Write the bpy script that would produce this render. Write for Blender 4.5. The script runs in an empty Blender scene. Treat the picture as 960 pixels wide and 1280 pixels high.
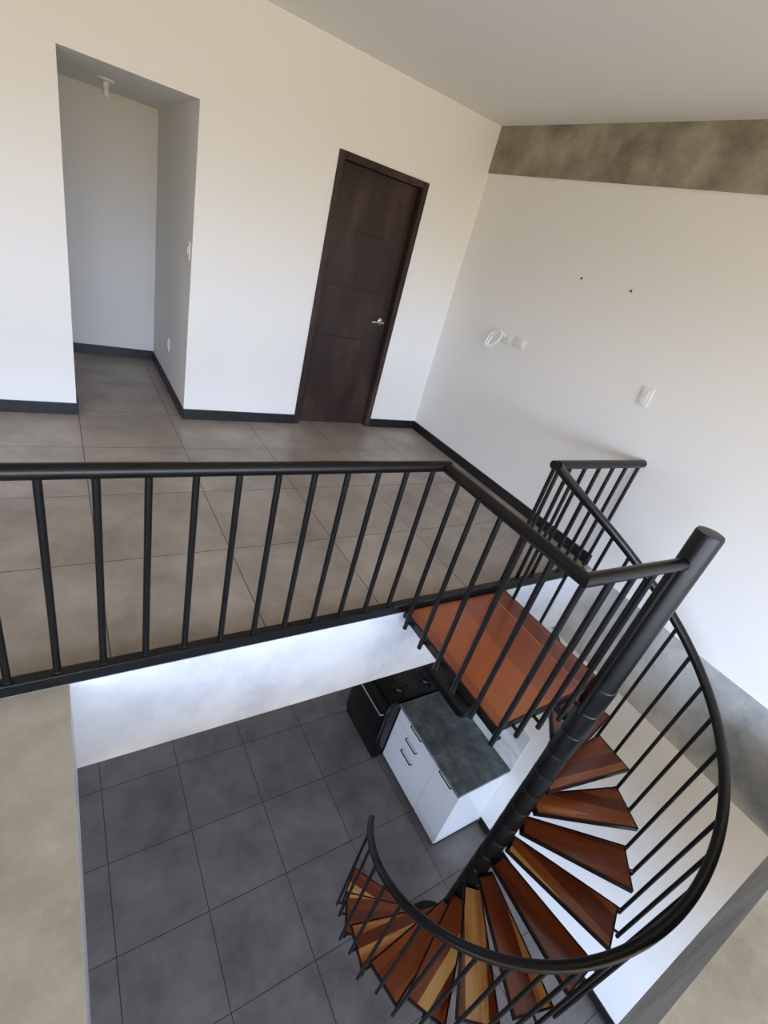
import bpy, bmesh, math, random
from mathutils import Vector, Matrix

S = bpy.context.scene
COL = S.collection
U = 2.92          # upper floor level
PI = math.pi

# ---------------------------------------------------------------- camera
cam_data = bpy.data.cameras.new('camera')
cam = bpy.data.objects.new('camera', cam_data)
COL.objects.link(cam)
R0 = Vector((0.835651, -0.489302, 0.249542))
R1 = Vector((-0.061554, -0.534886, -0.842679))
R2 = Vector((0.545801, 0.688825, -0.477097))
m = Matrix.Identity(4)
for i in range(3):
    m[i][0] = R0[i]; m[i][1] = -R1[i]; m[i][2] = -R2[i]
m[2][3] = 4.57
cam.matrix_world = m
cam_data.sensor_fit = 'VERTICAL'
cam_data.sensor_height = 36.0
cam_data.sensor_width = 27.0
cam_data.lens = 601.53 / 1280 * 36.0
cam_data.clip_start = 0.02
S.camera = cam

# ---------------------------------------------------------------- light, exposure
W = bpy.data.worlds.new('world'); S.world = W
W.use_nodes = True
nt = W.node_tree; nt.nodes.clear()
def N(t, nt_=None, **k):
    n = (nt_ or nt).nodes.new(t)
    for a, b in k.items():
        setattr(n, a, b)
    return n
tc = N('ShaderNodeTexCoord'); sp = N('ShaderNodeSeparateXYZ'); rp = N('ShaderNodeValToRGB')
mr = N('ShaderNodeMapRange'); bg = N('ShaderNodeBackground'); wo = N('ShaderNodeOutputWorld')
mr.inputs['From Min'].default_value = -1; mr.inputs['From Max'].default_value = 1
nt.links.new(tc.outputs['Generated'], sp.inputs[0]); nt.links.new(sp.outputs['Z'], mr.inputs['Value'])
nt.links.new(mr.outputs[0], rp.inputs[0]); nt.links.new(rp.outputs[0], bg.inputs[0]); nt.links.new(bg.outputs[0], wo.inputs[0])
cr = rp.color_ramp
cr.elements[0].position = 0.0; cr.elements[0].color = (0.37, 0.295, 0.18, 1)     # sunlit ground outside
cr.elements[1].position = 1.0; cr.elements[1].color = (0.62, 0.88, 1.40, 1)     # sky
e = cr.elements.new(0.495); e.color = (0.41, 0.325, 0.19, 1)
e = cr.elements.new(0.535); e.color = (1.06, 1.29, 1.74, 1)
bg.inputs['Strength'].default_value = 3.0

def portal(name, loc, rot, sx, sy):
    l = bpy.data.lights.new(name, 'AREA'); l.shape = 'RECTANGLE'; l.size = sx; l.size_y = sy
    l.cycles.is_portal = True
    o = bpy.data.objects.new(name, l); COL.objects.link(o)
    o.location = loc; o.rotation_euler = rot
portal('portal_front', (-0.05, -4.22, 4.05), (PI / 2, 0, 0), 6.2, 2.2)
portal('portal_front_lower', (0.2, -4.22, 1.375), (PI / 2, 0, 0), 5.6, 1.55)
portal('portal_left', (-3.52, -2.8, 4.1), (PI / 2, 0, -PI / 2), 2.4, 2.2)
portal('portal_left_lower', (-3.52, -1.75, 1.65), (PI / 2, 0, -PI / 2), 3.7, 1.1)

vs = S.view_settings
vs.view_transform = 'Standard'; vs.look = 'None'; vs.gamma = 1.0; vs.use_curve_mapping = False
vs.exposure = 1.82
S.cycles.max_bounces = 12; S.cycles.diffuse_bounces = 8
S.cycles.use_denoising = True

# ---------------------------------------------------------------- materials
def srgb(r, g, b):
    def f(c):
        c /= 255.0
        return c / 12.92 if c <= 0.04045 else ((c + 0.055) / 1.055) ** 2.4
    return (f(r), f(g), f(b), 1.0)

def mat(name):
    mt = bpy.data.materials.new(name); mt.use_nodes = True
    t = mt.node_tree
    return mt, t, t.nodes['Principled BSDF']

def plain(name, col, rough=0.5, metal=0.0, spec=0.5, bump=0.0, bscale=200.0):
    mt, t, b = mat(name)
    b.inputs['Base Color'].default_value = col; b.inputs['Roughness'].default_value = rough
    b.inputs['Metallic'].default_value = metal; b.inputs['Specular IOR Level'].default_value = spec
    if bump:
        no = N('ShaderNodeTexNoise', t); no.inputs['Scale'].default_value = bscale
        bu = N('ShaderNodeBump', t); bu.inputs['Strength'].default_value = bump; bu.inputs['Distance'].default_value = 0.004
        tcn = N('ShaderNodeTexCoord', t)
        t.links.new(tcn.outputs['Object'], no.inputs['Vector'])
        t.links.new(no.outputs['Fac'], bu.inputs['Height']); t.links.new(bu.outputs[0], b.inputs['Normal'])
    return mt

def mottled(name, stops, scale=2.0, rough=0.7, detail=8.0, bump=0.15, bscale=30.0, stretch=(1, 1, 1), spec=0.3):
    mt, t, b = mat(name)
    tcn = N('ShaderNodeTexCoord', t); mp = N('ShaderNodeMapping', t)
    mp.inputs['Scale'].default_value = stretch
    t.links.new(tcn.outputs['Object'], mp.inputs[0])
    no = N('ShaderNodeTexNoise', t); no.inputs['Scale'].default_value = scale; no.inputs['Detail'].default_value = detail
    no.inputs['Roughness'].default_value = 0.66; no.inputs['Distortion'].default_value = 0.0
    t.links.new(mp.outputs[0], no.inputs['Vector'])
    r = N('ShaderNodeValToRGB', t)
    r.color_ramp.elements[0].position = stops[0][0]; r.color_ramp.elements[0].color = stops[0][1]
    r.color_ramp.elements[1].position = stops[-1][0]; r.color_ramp.elements[1].color = stops[-1][1]
    for p, c in stops[1:-1]:
        q = r.color_ramp.elements.new(p); q.color = c
    t.links.new(no.outputs['Fac'], r.inputs[0]); t.links.new(r.outputs[0], b.inputs['Base Color'])
    b.inputs['Roughness'].default_value = rough; b.inputs['Specular IOR Level'].default_value = spec
    if bump:
        n2 = N('ShaderNodeTexNoise', t); n2.inputs['Scale'].default_value = bscale; n2.inputs['Detail'].default_value = 6
        t.links.new(tcn.outputs['Object'], n2.inputs['Vector'])
        bu = N('ShaderNodeBump', t); bu.inputs['Strength'].default_value = bump; bu.inputs['Distance'].default_value = 0.01
        t.links.new(n2.outputs['Fac'], bu.inputs['Height']); t.links.new(bu.outputs[0], b.inputs['Normal'])
    return mt

def tile(name, c1, c2, grout, w, ox, oy, rough):
    mt, t, b = mat(name)
    tcn = N('ShaderNodeTexCoord', t); mp = N('ShaderNodeMapping', t); mp.inputs['Location'].default_value = (-ox, -oy, 0)
    t.links.new(tcn.outputs['Object'], mp.inputs[0])
    br = N('ShaderNodeTexBrick', t); br.offset = 0.0; br.squash = 1.0
    br.inputs['Scale'].default_value = 1.0; br.inputs['Brick Width'].default_value = w; br.inputs['Row Height'].default_value = w
    br.inputs['Mortar Size'].default_value = 0.003; br.inputs['Mortar Smooth'].default_value = 0.1
    br.inputs['Color1'].default_value = (0.42, 0.42, 0.42, 1); br.inputs['Color2'].default_value = (0.58, 0.58, 0.58, 1)
    br.inputs['Mortar'].default_value = (0, 0, 0, 1)
    t.links.new(mp.outputs[0], br.inputs['Vector'])
    no = N('ShaderNodeTexNoise', t); no.inputs['Scale'].default_value = 3.0; no.inputs['Detail'].default_value = 5
    no.inputs['Roughness'].default_value = 0.65
    t.links.new(tcn.outputs['Object'], no.inputs['Vector'])
    ad = N('ShaderNodeMath', t, operation='ADD'); t.links.new(no.outputs['Fac'], ad.inputs[0])
    s2 = N('ShaderNodeSeparateColor', t); t.links.new(br.outputs['Color'], s2.inputs[0])
    mu = N('ShaderNodeMath', t, operation='MULTIPLY'); mu.inputs[1].default_value = 0.45
    t.links.new(s2.outputs[0], mu.inputs[0]); t.links.new(mu.outputs[0], ad.inputs[1])
    r = N('ShaderNodeValToRGB', t)
    r.color_ramp.elements[0].position = 0.40; r.color_ramp.elements[0].color = c1
    r.color_ramp.elements[1].position = 0.95; r.color_ramp.elements[1].color = c2
    t.links.new(ad.outputs[0], r.inputs[0])
    mx = N('ShaderNodeMix', t, data_type='RGBA')
    t.links.new(br.outputs['Fac'], mx.inputs['Factor']); t.links.new(r.outputs[0], mx.inputs['A']); mx.inputs['B'].default_value = grout
    t.links.new(mx.outputs['Result'], b.inputs['Base Color'])
    rr = N('ShaderNodeMapRange', t); rr.inputs['To Min'].default_value = rough; rr.inputs['To Max'].default_value = rough + 0.08
    t.links.new(no.outputs['Fac'], rr.inputs['Value']); t.links.new(rr.outputs[0], b.inputs['Roughness'])
    bu = N('ShaderNodeBump', t); bu.inputs['Strength'].default_value = 0.3; bu.inputs['Distance'].default_value = 0.002; bu.invert = True
    t.links.new(br.outputs['Fac'], bu.inputs['Height']); t.links.new(bu.outputs[0], b.inputs['Normal'])
    return mt

def wood(name, plank, stops, tilt=0.12, rough=0.28, seam=0.0):
    """planks run along local X; each plank gets its own tone, with grain and sapwood streaks"""
    mt, t, b = mat(name)
    L = t.links.new
    tcn = N('ShaderNodeTexCoord', t); s = N('ShaderNodeSeparateXYZ', t); L(tcn.outputs['Object'], s.inputs[0])
    oi = N('ShaderNodeObjectInfo', t)
    def M(op, a, bb):
        n = N('ShaderNodeMath', t, operation=op)
        for i, v in enumerate((a, bb)):
            if isinstance(v, (int, float)): n.inputs[i].default_value = v
            else: L(v, n.inputs[i])
        return n.outputs[0]
    rnd = M('MULTIPLY', oi.outputs['Random'], 37.0)
    tl = M('MULTIPLY', s.outputs['X'], M('MULTIPLY', M('SUBTRACT', oi.outputs['Random'], 0.35), tilt * 2))
    yy = M('ADD', M('ADD', s.outputs['Y'], tl), M('MULTIPLY', oi.outputs['Random'], 0.61))
    q = M('DIVIDE', yy, plank)
    idx = M('FLOOR', q, 0.0)
    cv = N('ShaderNodeCombineXYZ', t); L(idx, cv.inputs[0]); L(rnd, cv.inputs[1])
    wn = N('ShaderNodeTexWhiteNoise', t, noise_dimensions='3D'); L(cv.outputs[0], wn.inputs['Vector'])
    g = N('ShaderNodeCombineXYZ', t)
    L(M('MULTIPLY', s.outputs['X'], 2.2), g.inputs[0]); L(M('ADD', M('MULTIPLY', s.outputs['Y'], 16.0), M('MULTIPLY', idx, 5.3)), g.inputs[1]); L(rnd, g.inputs[2])
    no = N('ShaderNodeTexNoise', t); no.inputs['Scale'].default_value = 1.0; no.inputs['Detail'].default_value = 5; no.inputs['Distortion'].default_value = 0.8
    L(g.outputs[0], no.inputs['Vector'])
    v = M('ADD', M('MULTIPLY', wn.outputs['Value'], 0.72), M('MULTIPLY', no.outputs['Fac'], 0.34))
    r = N('ShaderNodeValToRGB', t)
    r.color_ramp.elements[0].position = stops[0][0]; r.color_ramp.elements[0].color = stops[0][1]
    r.color_ramp.elements[1].position = stops[-1][0]; r.color_ramp.elements[1].color = stops[-1][1]
    for p, c in stops[1:-1]:
        e_ = r.color_ramp.elements.new(p); e_.color = c
    L(v, r.inputs[0])
    out = r.outputs[0]
    if seam:
        fr = M('FRACT', q, 0.0)
        k = M('LESS_THAN', fr, seam / plank)
        mx = N('ShaderNodeMix', t, data_type='RGBA'); L(k, mx.inputs['Factor']); L(out, mx.inputs['A'])
        mx.inputs['B'].default_value = srgb(222, 170, 120); out = mx.outputs['Result']
    L(out, b.inputs['Base Color'])
    b.inputs['Roughness'].default_value = rough
    b.inputs['Coat Weight'].default_value = 0.25; b.inputs['Coat Roughness'].default_value = 0.15
    return mt

white = plain('white_wall_paint', srgb(232, 230, 226), 0.6, spec=0.3, bump=0.06, bscale=90)
whitegrey = plain('ceiling_paint', srgb(236, 235, 229), 0.8, spec=0.2)
rough_white = mottled('rough_white_paint', [(0.3, srgb(166, 166, 170)), (0.5, srgb(188, 188, 190)), (0.7, srgb(202, 200, 198))], 2.5, 0.6, bump=0.35, bscale=9)
concrete = mottled('raw_concrete', [(0.3, srgb(104, 97, 83)), (0.5, srgb(142, 134, 117)), (0.7, srgb(172, 164, 146))], 3.2, 0.6, bump=0.5, bscale=10)
concrete_grey = mottled('grey_concrete', [(0.32, srgb(142, 141, 137)), (0.5, srgb(176, 175, 170)), (0.68, srgb(196, 195, 190))], 2.6, 0.55, bump=0.15, bscale=14)
concrete_top = mottled('trowelled_concrete', [(0.3, srgb(124, 114, 97)), (0.5, srgb(154, 144, 126)), (0.7, srgb(174, 164, 149))], 2.8, 0.5, bump=0.1, bscale=25)
tile_up = tile('upper_floor_tile', srgb(118, 106, 97), srgb(174, 162, 152), srgb(78, 72, 66), 0.6265, 0.1, 0.255, 0.29)
tile_low = tile('lower_floor_tile', srgb(82, 76, 74), srgb(128, 121, 118), srgb(40, 38, 38), 0.61, 0.08, 0.305, 0.36)
black = plain('black_steel_paint', srgb(8, 8, 10), 0.34, spec=0.38, bump=0.05, bscale=300)
skirt = plain('black_skirting_tile', srgb(20, 20, 23), 0.4)
cabwhite = plain('white_melamine', srgb(212, 212, 213), 0.35)
plug_white = plain('white_plastic', srgb(222, 222, 217), 0.35)
cable_white = plain('white_cable_sheath', srgb(244, 244, 242), 0.4)
chrome = plain('satin_chrome', srgb(205, 205, 205), 0.25, metal=1.0)
glossblack = plain('black_gloss', srgb(6, 6, 7), 0.25)
handle_dark = plain('dark_handle', srgb(52, 52, 54), 0.4, metal=0.6)
hole = plain('dark_plug', srgb(60, 52, 46), 0.8)
worktop_m = mottled('grey_stone_laminate', [(0.3, srgb(72, 78, 81)), (0.5, srgb(100, 107, 110)), (0.7, srgb(136, 142, 144))], 7, 0.4, bump=0.0)
splash_m = mottled('pale_grey_tile', [(0.35, srgb(176, 180, 182)), (0.6, srgb(206, 208, 208)), (0.75, srgb(218, 220, 220))], 4, 0.35, bump=0.0, stretch=(1, 1, 3))
door_m = mottled('dark_stained_wood', [(0.3, srgb(36, 26, 23)), (0.5, srgb(54, 40, 36)), (0.7, srgb(78, 60, 53))], 3.4, 0.38, bump=0.05, bscale=60, stretch=(1.2, 1, 0.35))
WOODS = [(0.0, srgb(82, 32, 14)), (0.38, srgb(108, 46, 20)), (0.56, srgb(130, 60, 27)), (0.68, srgb(160, 88, 40)), (0.78, srgb(206, 150, 82)), (1.0, srgb(220, 172, 108))]
tread_m = wood('polished_tread_wood', 0.066, WOODS, tilt=0.2)
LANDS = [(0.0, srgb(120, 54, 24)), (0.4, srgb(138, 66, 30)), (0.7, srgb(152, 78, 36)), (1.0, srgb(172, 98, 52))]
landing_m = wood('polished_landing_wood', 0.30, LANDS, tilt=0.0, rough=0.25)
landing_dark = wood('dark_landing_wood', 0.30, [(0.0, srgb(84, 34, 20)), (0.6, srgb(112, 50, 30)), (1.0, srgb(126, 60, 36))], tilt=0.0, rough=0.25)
joint_m = plain('pale_joint_filler', srgb(206, 150, 100), 0.6)

# ---------------------------------------------------------------- mesh helpers
def box(bm, x0, x1, y0, y1, z0, z1, mi=0):
    v = [bm.verts.new(p) for p in ((x0, y0, z0), (x1, y0, z0), (x1, y1, z0), (x0, y1, z0), (x0, y0, z1), (x1, y0, z1), (x1, y1, z1), (x0, y1, z1))]
    fs = []
    for q in ((0, 3, 2, 1), (4, 5, 6, 7), (0, 1, 5, 4), (1, 2, 6, 5), (2, 3, 7, 6), (3, 0, 4, 7)):
        f = bm.faces.new([v[i] for i in q]); f.material_index = mi; fs.append(f)
    return fs

def rbox(bm, x0, x1, y0, y1, z0, z1, r, seg=2):
    b2 = bmesh.new(); box(b2, x0, x1, y0, y1, z0, z1)
    bmesh.ops.bevel(b2, geom=b2.edges[:], offset=r, segments=seg, affect='EDGES', profile=0.5)
    merge(bm, b2)

def merge(bm, b2):
    mp = {v: bm.verts.new(v.co) for v in b2.verts}
    for f in b2.faces:
        try:
            g = bm.faces.new([mp[v] for v in f.verts]); g.smooth = f.smooth; g.material_index = f.material_index
        except ValueError:
            pass
    b2.free()

def tube(bm, pts, r, n=12, cap=True, r_list=None):
    pts = [Vector(p) for p in pts]
    rings = []
    up = None
    for i, p in enumerate(pts):
        if i == 0: d = pts[1] - pts[0]
        elif i == len(pts) - 1: d = pts[-1] - pts[-2]
        else: d = (pts[i + 1] - p).normalized() + (p - pts[i - 1]).normalized()
        d.normalize()
        if up is None:
            up = Vector((0, 0, 1)) if abs(d.z) < 0.9 else Vector((1, 0, 0))
        a = d.cross(up).normalized(); b_ = a.cross(d).normalized(); up = b_
        rr = r_list[i] if r_list else r
        # mitre stretch
        k = 1.0
        if 0 < i < len(pts) - 1:
            c = (p - pts[i - 1]).normalized().dot(d); k = 1 / max(c, 0.5)
            nrm = ((pts[i + 1] - p).normalized() - (p - pts[i - 1]).normalized())
            nrm = nrm.normalized() if nrm.length > 1e-6 else None
        else: nrm = None
        ring = []
        for j in range(n):
            t_ = 2 * PI * j / n
            o = a * math.cos(t_) * rr + b_ * math.sin(t_) * rr
            if nrm is not None and k > 1.0005:
                o = o + nrm * o.dot(nrm) * (k - 1)
            ring.append(bm.verts.new(p + o))
        rings.append(ring)
    for i in range(len(rings) - 1):
        for j in range(n):
            f = bm.faces.new((rings[i][j], rings[i][(j + 1) % n], rings[i + 1][(j + 1) % n], rings[i + 1][j])); f.smooth = True
    if cap:
        bm.faces.new(rings[0][::-1]); bm.faces.new(rings[-1])

def lathe(bm, prof, c, n=32, axis='Z'):
    rings = []
    for r, z in prof:
        ring = []
        for j in range(n):
            t_ = 2 * PI * j / n
            x, y = r * math.cos(t_), r * math.sin(t_)
            p = (x, y, z) if axis == 'Z' else ((x, z, y) if axis == 'Y' else (z, x, y))
            ring.append(bm.verts.new(Vector(c) + Vector(p)))
        rings.append(ring)
    for i in range(len(rings) - 1):
        for j in range(n):
            f = bm.faces.new((rings[i][j], rings[i][(j + 1) % n], rings[i + 1][(j + 1) % n], rings[i + 1][j]))
            f.smooth = True
    bm.faces.new(rings[0][::-1]); bm.faces.new(rings[-1])

def prism(bm, poly, z0, z1):
    a = [bm.verts.new((x, y, z0)) for x, y in poly]; b_ = [bm.verts.new((x, y, z1)) for x, y in poly]
    bm.faces.new(a[::-1]); bm.faces.new(b_)
    for i in range(len(poly)):
        j = (i + 1) % len(poly)
        bm.faces.new((a[i], a[j], b_[j], b_[i]))

def wloc(o):
    v = Vector((0, 0, 0))
    while o is not None:
        v += o.location; o = o.parent
    return v

def obj(name, bm, mats, parent=None, kind=None, origin=None):
    bmesh.ops.recalc_face_normals(bm, faces=bm.faces[:])
    me = bpy.data.meshes.new(name)
    org = Vector(origin) if origin is not None else (wloc(parent) if parent else Vector((0, 0, 0)))
    bm.transform(Matrix.Translation(-org))
    bm.to_mesh(me); bm.free()
    for q in (mats if isinstance(mats, (list, tuple)) else [mats]):
        me.materials.append(q)
    o = bpy.data.objects.new(name, me); COL.objects.link(o)
    if parent:
        o.parent = parent; o.location = org - wloc(parent)
    else:
        o.location = org
    if kind: o['kind'] = kind
    try:
        me.set_sharp_from_angle(angle=math.radians(40))
    except Exception:
        pass
    return o

def thing(name, label, cat, loc, group=None):
    o = bpy.data.objects.new(name, None); COL.objects.link(o); o.location = loc
    o.empty_display_size = 0.1
    o['label'] = label; o['category'] = cat
    if group: o['group'] = group
    return o

def dup(o, parent, loc):
    c = o.copy(); COL.objects.link(c); c.parent = parent; c.location = loc
    return c

def B(): return bmesh.new()
def struct(name, bm, mats): return obj(name, bm, mats, kind='structure')

# ---------------------------------------------------------------- room shell
WX = 3.17      # right wall (upper)
LX = 3.155     # beam and lower right wall
BY = 3.94      # back wall
SY = 1.444     # free edge of the mezzanine slab
CZ = 5.595     # ceiling
FY = -4.2      # front wall
XL = -3.5

bm = B(); box(bm, XL, 3.4, FY - .2, 4.25, -0.12, 0); struct('floor', bm, tile_low)
bm = B(); box(bm, XL, WX, SY + .005, BY, 2.905, U); box(bm, XL + 1.6, 0.825, BY, 5.48, 2.905, U); box(bm, 1.785, 2.605, BY, BY + .15, 2.905, U); struct('floor_upper', bm, tile_up)
bm = B(); box(bm, XL, LX, SY, 4.1, 2.38, 2.905); box(bm, XL + 1.6, 0.825, 4.1, 5.48, 2.6, 2.905); struct('ceiling_lower', bm, rough_white)
bm = B()
fs = box(bm, XL, -0.04, FY, SY, 2.38, 2.905)
fs[3].material_index = 1; fs[0].material_index = 1
struct('floor_walkway', bm, [concrete_top, rough_white])
bm = B(); fs = box(bm, -0.04, LX, FY, -0.215, 2.29, 2.905)
for i_, f_ in enumerate(fs): f_.material_index = 0 if i_ == 1 else 1
struct('floor_ledge', bm, [concrete_top, concrete_grey])
bm = B(); box(bm, WX, 3.35, FY, BY, 2.905, 5.27); struct('wall_right', bm, white)
bm = B(); box(bm, WX - .012, 3.35, FY, BY, 5.27, CZ); struct('trim_1', bm, concrete)
bm = B(); box(bm, LX, 3.35, FY, 4.1, 2.29, 2.905); struct('trim_2', bm, concrete_grey)
bm = B(); box(bm, LX, 3.35, FY, 4.1, 0, 2.29); struct('wall_right_lower', bm, white)
bm = B(); box(bm, XL - .2, 3.4, FY - .2, BY + .15, CZ, CZ + .15); struct('ceiling', bm, whitegrey)
HL, HR, HT = 0.09, 0.825, 5.014
DL, DR, DT = 1.785, 2.605, 5.045
bm = B()
Bt = BY + .15
box(bm, XL, HL, BY, Bt, U, CZ); box(bm, HL, HR, BY, Bt, HT, CZ); box(bm, HR, DL, BY, Bt, U, CZ)
box(bm, DL, DR, BY, Bt, DT, CZ); box(bm, DR, 3.35, BY, Bt, U, CZ)
box(bm, DL, DR, Bt - .004, Bt + .06, U, DT)
struct('wall_back', bm, white)
bm = B()
for a_, b_, c_, d_ in ((FY, Bt, 0, 1.1), (FY, -3.6, 1.1, 2.2), (.1, Bt, 1.1, 2.2), (FY, Bt, 2.2, 3.0), (FY, -4.0, 3.0, 5.2), (-1.6, Bt, 3.0, 5.2), (FY, Bt, 5.2, CZ)):  # openings in this unseen wall are added to brighten the right-hand walls
    box(bm, XL - .15, XL, a_, b_, c_, d_)
struct('wall_left', bm, white)
bm = B()
box(bm, XL, 3.35, FY - .2, FY, 2.15, 2.95); box(bm, XL, 3.35, FY - .2, FY, 5.15, CZ); box(bm, XL, 3.35, FY - .2, FY, 0, .6)
box(bm, XL, -2.6, FY - .2, FY, .6, 2.15); box(bm, 3.0, 3.35, FY - .2, FY, .6, 2.15)
box(bm, XL, -3.15, FY - .2, FY, 2.95, 5.15); box(bm, 3.05, 3.35, FY - .2, FY, 2.95, 5.15)
struct('wall_front', bm, white)
bm = B(); box(bm, XL, LX, 4.1, 4.25, 0, 2.38); struct('wall_back_lower', bm, white)
# hallway
bm = B(); box(bm, HR, HR + .12, Bt, 5.6, U, HT + .1); struct('wall_hall_right', bm, white)
bm = B(); box(bm, XL + 1.6, HR, 5.48, 5.6, U, HT + .1); struct('wall_hall_back', bm, white)
bm = B(); box(bm, XL + 1.48, XL + 1.6, Bt, 5.6, U, HT + .1); struct('wall_hall_left', bm, white)
bm = B(); box(bm, XL + 1.6, HR, Bt, 5.48, HT, HT + .1); struct('ceiling_hall', bm, whitegrey)
# skirting
sk = .085
bm = B(); box(bm, XL, HL, BY - .012, BY, U, U + sk); box(bm, HR, DL, BY - .012, BY, U, U + sk); box(bm, DR, WX, BY - .012, BY, U, U + sk)
struct('baseboard_back', bm, skirt)
bm = B(); box(bm, WX - .012, WX, SY + .06, BY - .012, U, U + sk); struct('baseboard_right', bm, skirt)
bm = B(); box(bm, HR - .012, HR, BY, 5.48, U, U + sk); box(bm, XL + 1.6, HR - .012, 5.468, 5.48, U, U + sk)
box(bm, HL, HL + .012, BY, Bt, U, U + sk)
struct('baseboard_hall', bm, skirt)
bm = B(); box(bm, LX - .012, LX, FY, 1.17, 0, sk); struct('baseboard_right_lower', bm, skirt)

# ---------------------------------------------------------------- door
dr = bpy.data.objects.new('door_1', None); COL.objects.link(dr); dr.location = (2.195, BY, U); dr['kind'] = 'structure'
bm = B()
fw = .05
for x0, x1, z0, z1 in ((DL, DL + fw, U, DT), (DR - fw, DR, U, DT), (DL + fw, DR - fw, DT - fw, DT)):
    rbox(bm, x0, x1, BY - .014, BY + .15, z0, z1, .004, 1)
# door stop inside the jamb
box(bm, DL + fw, DL + fw + .012, BY + .10, BY + .15, U, DT - fw); box(bm, DR - fw - .012, DR - fw, BY + .10, BY + .15, U, DT - fw)
obj('door_frame', bm, door_m, dr)
bm = B()
x0, x1 = DL + fw + .004, DR - fw - .006
gz = [3.742, 4.158, 4.573]
lo = U + .008
yF = BY + .055
zs = []
for g in gz: zs += [g - .0065, g + .0065]
edges = [lo] + zs + [DT - fw - .004]
gx1 = x0 + .50
for i in range(len(edges) - 1):
    a, b_ = edges[i], edges[i + 1]
    if i % 2 == 0: box(bm, x0, x1, yF, yF + .04, a, b_)
    else:
        box(bm, x0, gx1, yF + .012, yF + .04, a, b_); box(bm, gx1, x1, yF, yF + .04, a, b_)
leaf = obj('door_leaf', bm, door_m, dr)
bm = B()
hx, hz = 2.49, 3.925
lathe(bm, [(.004, .0), (.033, .0), (.034, -.006), (.028, -.012), (.011, -.014), (.011, -.05), (.004, -.052)], (hx, yF, hz), 20, 'Y')
tube(bm, [(hx, yF - .046, hz), (hx - .03, yF - .05, hz + .001), (hx - .075, yF - .046, hz - .003), (hx - .11, yF - .04, hz - .008)], .009, 10, r_list=[.011, .0105, .009, .006])
h = obj('door_handle', bm, chrome, leaf); h['label'] = 'satin chrome lever handle'

# ---------------------------------------------------------------- mezzanine railing
RZ = 3.78       # hand rail axis height
RY = 1.466
rail = thing('mezzanine_railing', 'long black steel balustrade along the open edge of the tiled upper floor', 'railing', (-1.0, RY, U))
bm = B(); tube(bm, [(XL + .02, RY, RZ), (0.5, RY, RZ), (1.449, RY, RZ)], .0255, 16); obj('handrail', bm, black, rail)
bm = B(); rbox(bm, XL + .01, 1.40, RY - .022, RY + .022, U - .014, U + .04, .003, 1); obj('bottom_rail', bm, black, rail)
proto = None
k = 0
x = 1.365
while x > XL + .1:
    if proto is None:
        bm = B(); tube(bm, [(x, RY, U + .038), (x, RY, RZ - .01)], 0.0122, 12)
        lathe(bm, [(0.0122, 0), (.017, 0), (.017, .006), (0.0122, .01)], (x, RY, U + .039), 12)
        proto = obj('baluster', bm, black, rail, origin=(x, RY, U))
    else:
        dup(proto, rail, (x + 1.0, 0, 0))
    x -= .1437

# short railing between the stair and the right wall
Y2, RZ2 = 1.515, 3.753
r2 = thing('short_railing', 'short black steel balustrade section closing the upper floor edge between staircase and right wall', 'railing', (2.7, Y2, U))
bm = B(); tube(bm, [(2.255, Y2, RZ2), (WX - .002, Y2, RZ2)], .026, 16); obj('handrail', bm, black, r2)
bm = B(); rbox(bm, 1.402, 2.98, RY - .022, RY + .022, U - .014, U + .04, .003, 1)
tube(bm, [(2.975, RY, U + .012), (3.05, RY, U + .012)], .024, 14)
obj('bottom_rail', bm, black, r2)
proto = None
for i in range(7):
    x = 2.275 + i * .1435
    if proto is None:
        bm = B(); tube(bm, [(x, Y2, U + .001), (x, Y2, RZ2 - .01)], 0.0122, 12)
        proto = obj('baluster', bm, black, r2, origin=(x, Y2, U))
    else:
        dup(proto, r2, (x - 2.7, 0, 0))

# ---------------------------------------------------------------- spiral staircase
CX, CY = 2.079, 0.622
RT, RR = 0.717, 0.743
Z0, RISE = 2.898, 0.1725
A0, DA, WA = 88.5, 20.545, 20.1
NT = 15
st = thing('spiral_staircase', 'spiral staircase with black steel pole, curved railing and polished wooden treads', 'staircase', (CX, CY, 0))
bm = B(); lathe(bm, [(.01, 0.), (.055, 0.), (.055, 3.916), (.051, 3.926), (.01, 3.928)], (CX, CY, 0), 32); obj('pole', bm, black, st)
bm = B(); lathe(bm, [(.01, 0), (.215, 0), (.215, .25), (.205, .262), (.06, .262), (.01, .262)], (CX, CY, 0), 40); obj('base_plinth', bm, black, st)
bm = B(); lathe(bm, [(.0555, 0), (.0605, .003), (.0615, RISE - .009), (.0605, RISE - .006), (.055, RISE - .001), (.0545, RISE - .001)], (CX, CY, Z0 - .02), 28)
cproto = obj('collar', bm, black, st, origin=(CX, CY, Z0))
for n in range(1, NT + 1):
    dup(cproto, st, (0, 0, Z0 - n * RISE))

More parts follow.
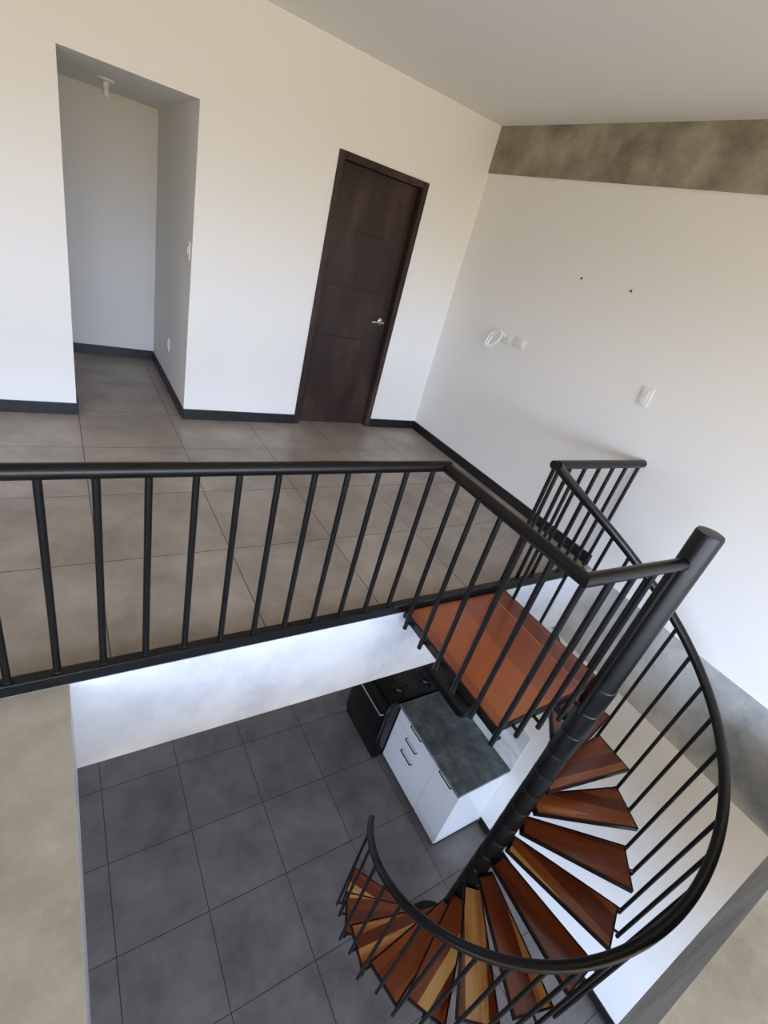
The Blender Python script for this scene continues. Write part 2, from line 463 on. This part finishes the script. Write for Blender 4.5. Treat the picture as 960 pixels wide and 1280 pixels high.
# treads: steel frame with a wooden board, built along +X and turned about the pole
hw = math.radians(WA / 2)
HI = .054      # half width of a tread at the pole
def wedge(r0, r1, inset):
    ho = RT * math.sin(hw); co = RT * math.cos(hw)
    def half(x): return HI + (ho - HI) * (x - .05) / (co - .05)
    x1 = co - (RT - r1)
    return [(r0, -half(r0) + inset), (x1, -half(x1) + inset), (x1, half(x1) - inset), (r0, half(r0) - inset)]
def tread_frame():
    bm = B()
    o_, i_ = wedge(.058, RT, 0), wedge(.075, RT - .008, .008)
    # steel angle frame: thin upstand around the board with a flat plate below
    zt, zb = -.002, -.030
    n = 4
    vo_t = [bm.verts.new((x, y, zt)) for x, y in o_]; vo_b = [bm.verts.new((x, y, zb)) for x, y in o_]
    vi_t = [bm.verts.new((x, y, zt)) for x, y in i_]; vi_b = [bm.verts.new((x, y, zb + .008)) for x, y in i_]
    for j in range(n):
        q = (j + 1) % n
        bm.faces.new((vo_b[j], vo_b[q], vo_t[q], vo_t[j])); bm.faces.new((vo_t[j], vo_t[q], vi_t[q], vi_t[j])); bm.faces.new((vi_t[j], vi_t[q], vi_b[q], vi_b[j]))
    bm.faces.new(vo_b[::-1]); bm.faces.new(vi_b)
    return bm
def board():
    bm = B()
    b2 = B(); prism(b2, wedge(.078, RT - .009, .009), -.025, 0.0)
    bmesh.ops.bevel(b2, geom=[e_ for e_ in b2.edges if abs(e_.verts[0].co.z) < 1e-4 and abs(e_.verts[1].co.z) < 1e-4], offset=.003, segments=2, affect='EDGES')
    merge(bm, b2)
    return bm
tproto = obj('tread', tread_frame(), black, None)
bproto = obj('board', board(), tread_m, tproto)
for n in range(1, NT + 1):
    if n == 1: t_, b_ = tproto, bproto
    else:
        t_ = tproto.copy(); COL.objects.link(t_); b_ = bproto.copy(); COL.objects.link(b_); b_.parent = t_
    t_.parent = st
    t_.location = (0, 0, Z0 - n * RISE)
    t_.rotation_euler = (0, 0, math.radians(A0 - n * DA - WA / 2))
bproto['label'] = 'polished red brown wooden board'

# landing
LZ = U + .002
poly = [(1.472, SY - .002), (2.235, SY - .002), (2.255, .735), (2.075 + .06, .70), (2.02, .690), (1.472, .690)]
land = bpy.data.objects.new('landing', None)
bm = B()
cx_ = sum(p[0] for p in poly) / len(poly); cy_ = sum(p[1] for p in poly) / len(poly)
def shrink(p, d):
    v = Vector((p[0] - cx_, p[1] - cy_)); L_ = v.length
    return (cx_ + v.x * (1 - d / L_), cy_ + v.y * (1 - d / L_))
inn = [shrink(p, .012) for p in poly]
vo_t = [bm.verts.new((x, y, LZ - .002)) for x, y in poly]; vo_b = [bm.verts.new((x, y, LZ - .045)) for x, y in poly]
vi_t = [bm.verts.new((x, y, LZ - .002)) for x, y in inn]; vi_b = [bm.verts.new((x, y, LZ - .036)) for x, y in inn]
for j in range(6):
    q = (j + 1) % 6
    bm.faces.new((vo_b[j], vo_b[q], vo_t[q], vo_t[j])); bm.faces.new((vo_t[j], vo_t[q], vi_t[q], vi_t[j])); bm.faces.new((vi_t[j], vi_t[q], vi_b[q], vi_b[j]))
bm.faces.new(vo_b[::-1]); bm.faces.new(vi_b)
lf = obj('landing', bm, black, st)
# two boards run along world Y, the inner one darker, with a light joint between them
def landing_board(x0, x1, m_, lab):
    pl = [shrink(p, .0135) for p in poly]
    bm = B(); prism(bm, pl, LZ - .035, LZ)
    for xc, nx in ((x0, -1), (x1, 1)):
        g = bmesh.ops.bisect_plane(bm, geom=bm.verts[:] + bm.edges[:] + bm.faces[:], plane_co=(xc, 0, 0), plane_no=(nx, 0, 0), clear_outer=True)
        bmesh.ops.holes_fill(bm, edges=[e_ for e_ in g['geom_cut'] if isinstance(e_, bmesh.types.BMEdge)])
    org = Vector((1.87, 1.07, LZ))
    bm.transform(Matrix.Translation(-org)); bm.transform(Matrix.Rotation(-PI / 2, 4, 'Z'))
    bmesh.ops.recalc_face_normals(bm, faces=bm.faces[:])
    me = bpy.data.meshes.new('board'); bm.to_mesh(me); bm.free(); me.materials.append(m_)
    lb = bpy.data.objects.new('board', me); COL.objects.link(lb); lb.parent = lf
    lb.location = org - wloc(lf); lb.rotation_euler = (0, 0, PI / 2)
    lb['label'] = lab
landing_board(1.4, 2.098, landing_m, 'wide orange brown wooden board of the landing')
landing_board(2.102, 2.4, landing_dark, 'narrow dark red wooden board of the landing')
bm = B(); box(bm, 2.098, 2.102, .72, SY - .016, LZ - .03, LZ - .0005); obj('board_joint', bm, joint_m, lf)

# landing hand rail: from the mezzanine rail corner out to the pole
KX, KY = 1.425, .655
bm = B(); tube(bm, [(KX, RY - .027, RZ), (KX, KY, RZ), (2.035, .625, RZ)], .026, 16); obj('landing_handrail', bm, black, st)
def stubbed(bm, x, y, zb, zt, dx, dy, r=0.0122):
    tube(bm, [(x, y, zb), (x, y, zt)], r, 12)
    tube(bm, [(x, y, zb + .028), (x + dx, y + dy, zb + .028)], .008, 8)
pp = None
for i in range(6):
    y = KY + .008 + i * .142
    if pp is None:
        bm = B(); stubbed(bm, KX + .02, y, LZ - .06, RZ - .01, .04, 0); pp = obj('baluster', bm, black, st, origin=(KX, y, LZ))
    else:
        dup(pp, st, (KX - CX, y - CY, LZ))
pp = None
for i in range(4):
    x = KX + .165 + i * .14
    if pp is None:
        bm = B(); stubbed(bm, x, KY - .004, LZ - .06, RZ - .01, 0, .05); pp = obj('baluster', bm, black, st, origin=(x, KY, LZ))
    else:
        dup(pp, st, (x - CX, KY - CY - .006 * i, LZ))

# helical hand rail and its balusters
HZ, HS = 3.823, 0.00805
def hr(az, r=RR): return (CX + r * math.cos(math.radians(az)), CY + r * math.sin(math.radians(az)), HZ + HS * (az - 90))
bm = B(); tube(bm, [hr(91 - i * 2.5) for i in range(128)], .025, 16); obj('helical_handrail', bm, black, st)
k = 0
az = A0 - DA
i = -2
while True:
    az = A0 - DA - i * DA / 2 + .4
    if az < -228: break
    n = max(1, 1 + (i // 2))
    lower = min(n, NT)
    zt = hr(az)[2] - .01
    zb = Z0 - lower * RISE - .055
    p = hr(az)
    q = hr(az, RT * math.cos(math.radians(10.)) - .01 if i % 2 else RT - .01)
    bm = B()
    tube(bm, [(p[0], p[1], zb), (p[0], p[1], zt)], .0105, 10)
    tube(bm, [(p[0], p[1], zb + .03), (q[0], q[1], zb + .03)], .008, 8)
    obj('baluster', bm, black, st, origin=(p[0], p[1], zb))
    i += 1

# ---------------------------------------------------------------- kitchen
cab = thing('base_cabinet', 'white kitchen base cabinet with three drawers and one door under the grey worktop', 'cabinet', (2.86, 1.645, 0))
CF = 2.565
y0, y1 = 1.178, 2.112
bm = B(); box(bm, CF + .02, LX - .003, y0, y1, .06, .832); obj('body', bm, cabwhite, cab)
bm = B(); box(bm, CF + .045, LX - .02, y0 + .004, y1 - .002, 0, .06); obj('plinth', bm, skirt, cab)
ys = 1.505
def pull(y_a, y_b, z):
    bm = B()
    tube(bm, [(CF, y_a, z), (CF - .026, y_a + .006, z), (CF - .026, y_b - .006, z), (CF, y_b, z)], .006, 8)
    return bm
for za, zb, hz_ in ((.655, .830, .80), (.480, .652, .61), (.065, .477, .437)):
    bm = B(); rbox(bm, CF, CF + .019, ys + .002, y1, za, zb, .0015, 1)
    d_ = obj('drawer', bm, cabwhite, cab)
    h = obj('handle', pull(1.735, 1.905, hz_), handle_dark, d_); h['label'] = 'dark metal pull handle'
bm = B(); rbox(bm, CF, CF + .019, y0, ys - .002, .065, .830, .0015, 1); d_ = obj('door', bm, cabwhite, cab)
h = obj('handle', pull(1.272, 1.442, .80), handle_dark, d_); h['label'] = 'dark metal pull handle'
bm = B(); rbox(bm, CF - .035, LX - .004, y0 - .008, y1 + .004, .8335, .862, .003, 1)
wt = obj('worktop', bm, worktop_m); wt['label'] = 'mottled grey worktop slab on the white base cabinet'; wt['category'] = 'worktop'
bm = B(); rbox(bm, LX - .012, LX - .001, 1.168, 2.9, .863, 1.31, .004, 2); struct('trim_3', bm, splash_m)

stove = thing('stove', 'black kitchen range standing beside the far end of the white cabinet', 'stove', (2.78, 2.44, 0))
bm = B(); rbox(bm, 2.45, LX - .004, 2.126, 2.73, .02, .858, .006, 2); obj('body', bm, glossblack, stove)
bm = B(); rbox(bm, 2.425, LX - .02, 2.128, 2.728, .859, .875, .005, 2); obj('cooktop', bm, glossblack, stove)
bm = B(); rbox(bm, 2.415, 2.449, 2.132, 2.724, .14, .74, .005, 2); od = obj('oven_door', bm, glossblack, stove)
bm = B(); tube(bm, [(2.415, 2.16, .70), (2.38, 2.165, .70), (2.38, 2.69, .70), (2.415, 2.695, .70)], .009, 8); obj('handle', bm, chrome, od)
bm = B(); rbox(bm, 2.408, 2.449, 2.128, 2.728, .752, .852, .004, 2); obj('control_panel', bm, glossblack, stove)
for gx in (2.62, 2.95):
    for gy in (2.28, 2.57):
        bm = B(); lathe(bm, [(.01, 0), (.055, 0), (.05, .012), (.01, .014)], (gx, gy, .8755), 16)
        tube(bm, [(gx - .1, gy, .895), (gx + .1, gy, .895)], .006, 6); tube(bm, [(gx, gy - .1, .895), (gx, gy + .1, .895)], .006, 6)
        for sx_, sy_ in ((-.1, 0), (.1, 0), (0, -.1), (0, .1)):
            tube(bm, [(gx + sx_, gy + sy_, .8755), (gx + sx_, gy + sy_, .9)], .006, 6)
        obj('burner', bm, black, stove)
bm = B(); box(bm, 2.5, LX - .05, 2.16, 2.70, 0, .02); obj('foot_plinth', bm, black, stove)

hood = thing('range_hood', 'slim black cooker hood with rounded corners on the wall above the grey worktop', 'range hood', (LX - .2, 1.88, 1.36))
hx0, hx1, hy0, hy1 = 2.638, LX - .003, 1.548, 2.2
def rrect(x0, x1, y0, y1, r, n=6):
    p = []
    for cx, cy, a0 in ((x1 - .002, y1 - .002, 0),):
        p.append((x1, y1))
    for cx, cy, a0 in ((x0 + r, y1 - r, 90), (x0 + r, y0 + r, 180)):
        for i in range(n + 1):
            a = math.radians(a0 + 90 * i / n); p.append((cx + r * math.cos(a), cy + r * math.sin(a)))
    p.append((x1, y0))
    return p
bm = B(); o_ = rrect(hx0, hx1, hy0, hy1, .06); i_ = rrect(hx0 + .035, hx1 - .0, hy0 + .035, hy1 - .035, .04)
z0_, z1_ = 1.315, 1.385
nn = len(o_)
a_ = [bm.verts.new((x, y, z0_)) for x, y in o_]; b1 = [bm.verts.new((x, y, z1_)) for x, y in o_]
c1 = [bm.verts.new((x, y, z1_)) for x, y in i_]; d1 = [bm.verts.new((x, y, z1_ - .03)) for x, y in i_]
for j in range(nn):
    q = (j + 1) % nn
    bm.faces.new((a_[j], a_[q], b1[q], b1[j])); bm.faces.new((b1[j], b1[q], c1[q], c1[j])); bm.faces.new((c1[j], c1[q], d1[q], d1[j]))
bm.faces.new(a_[::-1]); bm.faces.new(d1)
obj('body', bm, glossblack, hood)
bm = B(); rbox(bm, hx1 - .2, hx1, 1.78, 2.0, z1_ - .03, 1.62, .006, 2); obj('duct_cover', bm, glossblack, hood)
bm = B(); rbox(bm, hx0 + .16, hx0 + .22, hy0 + .06, hy0 + .11, z1_ - .029, z1_ + .01, .006, 2); obj('lamp_housing', bm, chrome, hood)['label'] = 'small grey metal lamp housing'

# ---------------------------------------------------------------- wall fittings
def plate_right(name, label, cat, y, z, w, h_, rows, group=None):
    t = thing(name, label, cat, (WX, y, z), group)
    bm = B(); rbox(bm, WX - .012, WX, y - w / 2, y + w / 2, z - h_ / 2, z + h_ / 2, .004, 2); obj('cover_plate', bm, plug_white, t)
    for (dy, dz, ww, hh) in rows:
        bm = B(); rbox(bm, WX - .019, WX - 0.0122, y + dy - ww / 2, y + dy + ww / 2, z + dz - hh / 2, z + dz + hh / 2, .002, 1); obj('insert', bm, plug_white, t)
    return t
plate_right('wall_outlet', 'white outlet plate on the right wall, nearer the corner, with the coil of cable', 'outlet', 3.07, 4.57 - .445, .13, .085, [(-.02, 0, .05, .045)], 'outlet plates side by side')
plate_right('wall_outlet', 'white outlet plate on the right wall, just right of the one with the coiled cable', 'outlet', 2.915, 4.57 - .44, .13, .085, [(-.025, 0, .05, .045), (.03, 0, .04, .045)], 'outlet plates side by side')
plate_right('light_switch', 'white two rocker light switch on the right wall above the end of the short railing', 'light switch', 1.722, 4.57 - .436, .08, .122, [(0, .022, .04, .034), (0, -.022, .04, .034)])
bm = B()
pts = []
for i in range(0, 100):
    a = i / 24 * 2 * PI
    k = 1 + .07 * math.sin(i * .37)
    pts.append((WX - .03 - .010 * math.sin(i * .21) - .006 * (i // 24), 3.165 + .046 * k * math.cos(a) - .055 * k * math.sin(a) + .004 * (i // 24), 4.092 + .075 * k * math.sin(a) + .01 * math.cos(a)))
pts = [(WX - .02, 3.075, 4.135), (WX - .03, 3.09, 4.16)] + pts
tube(bm, pts, .0055, 6)
co = obj('cable_coil', bm, cable_white); co['label'] = 'white cable wound in a loop hanging from the outlet near the corner'; co['category'] = 'cable'
for yy, zz, lab in ((2.579, 4.689, 'tiny dark screw hole plug in the right wall, the left one of two'), (2.158, 4.689, 'tiny dark screw hole plug in the right wall, the right one of two')):
    bm = B(); lathe(bm, [(.002, 0), (.008, 0), (.008, -.004), (.005, -.006), (.002, -.005)], (WX, yy, zz), 12, 'X')
    o = obj('wall_plug', bm, hole); o['label'] = lab; o['category'] = 'wall plug'; o['group'] = 'screw hole plugs in the right wall'

# hallway fittings
lx, ly = .38, 4.69
t = thing('ceiling_lamp_holder', 'white bare lamp holder with bulb on the hallway ceiling', 'ceiling lamp', (lx, ly, HT))
bm = B(); lathe(bm, [(.01, 0), (.058, 0), (.055, -.012), (.03, -.02), (.01, -.02)], (lx, ly, HT), 24); obj('ceiling_rose', bm, plug_white, t)
bm = B(); lathe(bm, [(.01, -.019), (.020, -.02), (.019, -.05), (.01, -.051)], (lx, ly, HT), 20); obj('socket', bm, plug_white, t)
bm = B(); lathe(bm, [(.004, -.05), (.013, -.052), (.017, -.07), (.018, -.085), (.014, -.098), (.004, -.102)], (lx, ly, HT), 20); obj('bulb', bm, plug_white, t)
for nm, lab, cat, y, z, w, h_ in (('light_switch', 'white light switch on the right side wall of the hallway', 'light switch', 4.03, 4.57 - .41, .075, .12), ('wall_outlet', 'white outlet low on the right side wall of the hallway', 'outlet', 4.655, 4.57 - 1.255, .07, .11)):
    t = thing(nm, lab, cat, (HR, y, z))
    bm = B(); rbox(bm, HR - .011, HR, y - w / 2, y + w / 2, z - h_ / 2, z + h_ / 2, .004, 2); obj('cover_plate', bm, plug_white, t)
    bm = B(); rbox(bm, HR - .017, HR - .0105, y - w / 4, y + w / 4, z - h_ / 5, z + h_ / 5, .002, 1); obj('insert', bm, plug_white, t)
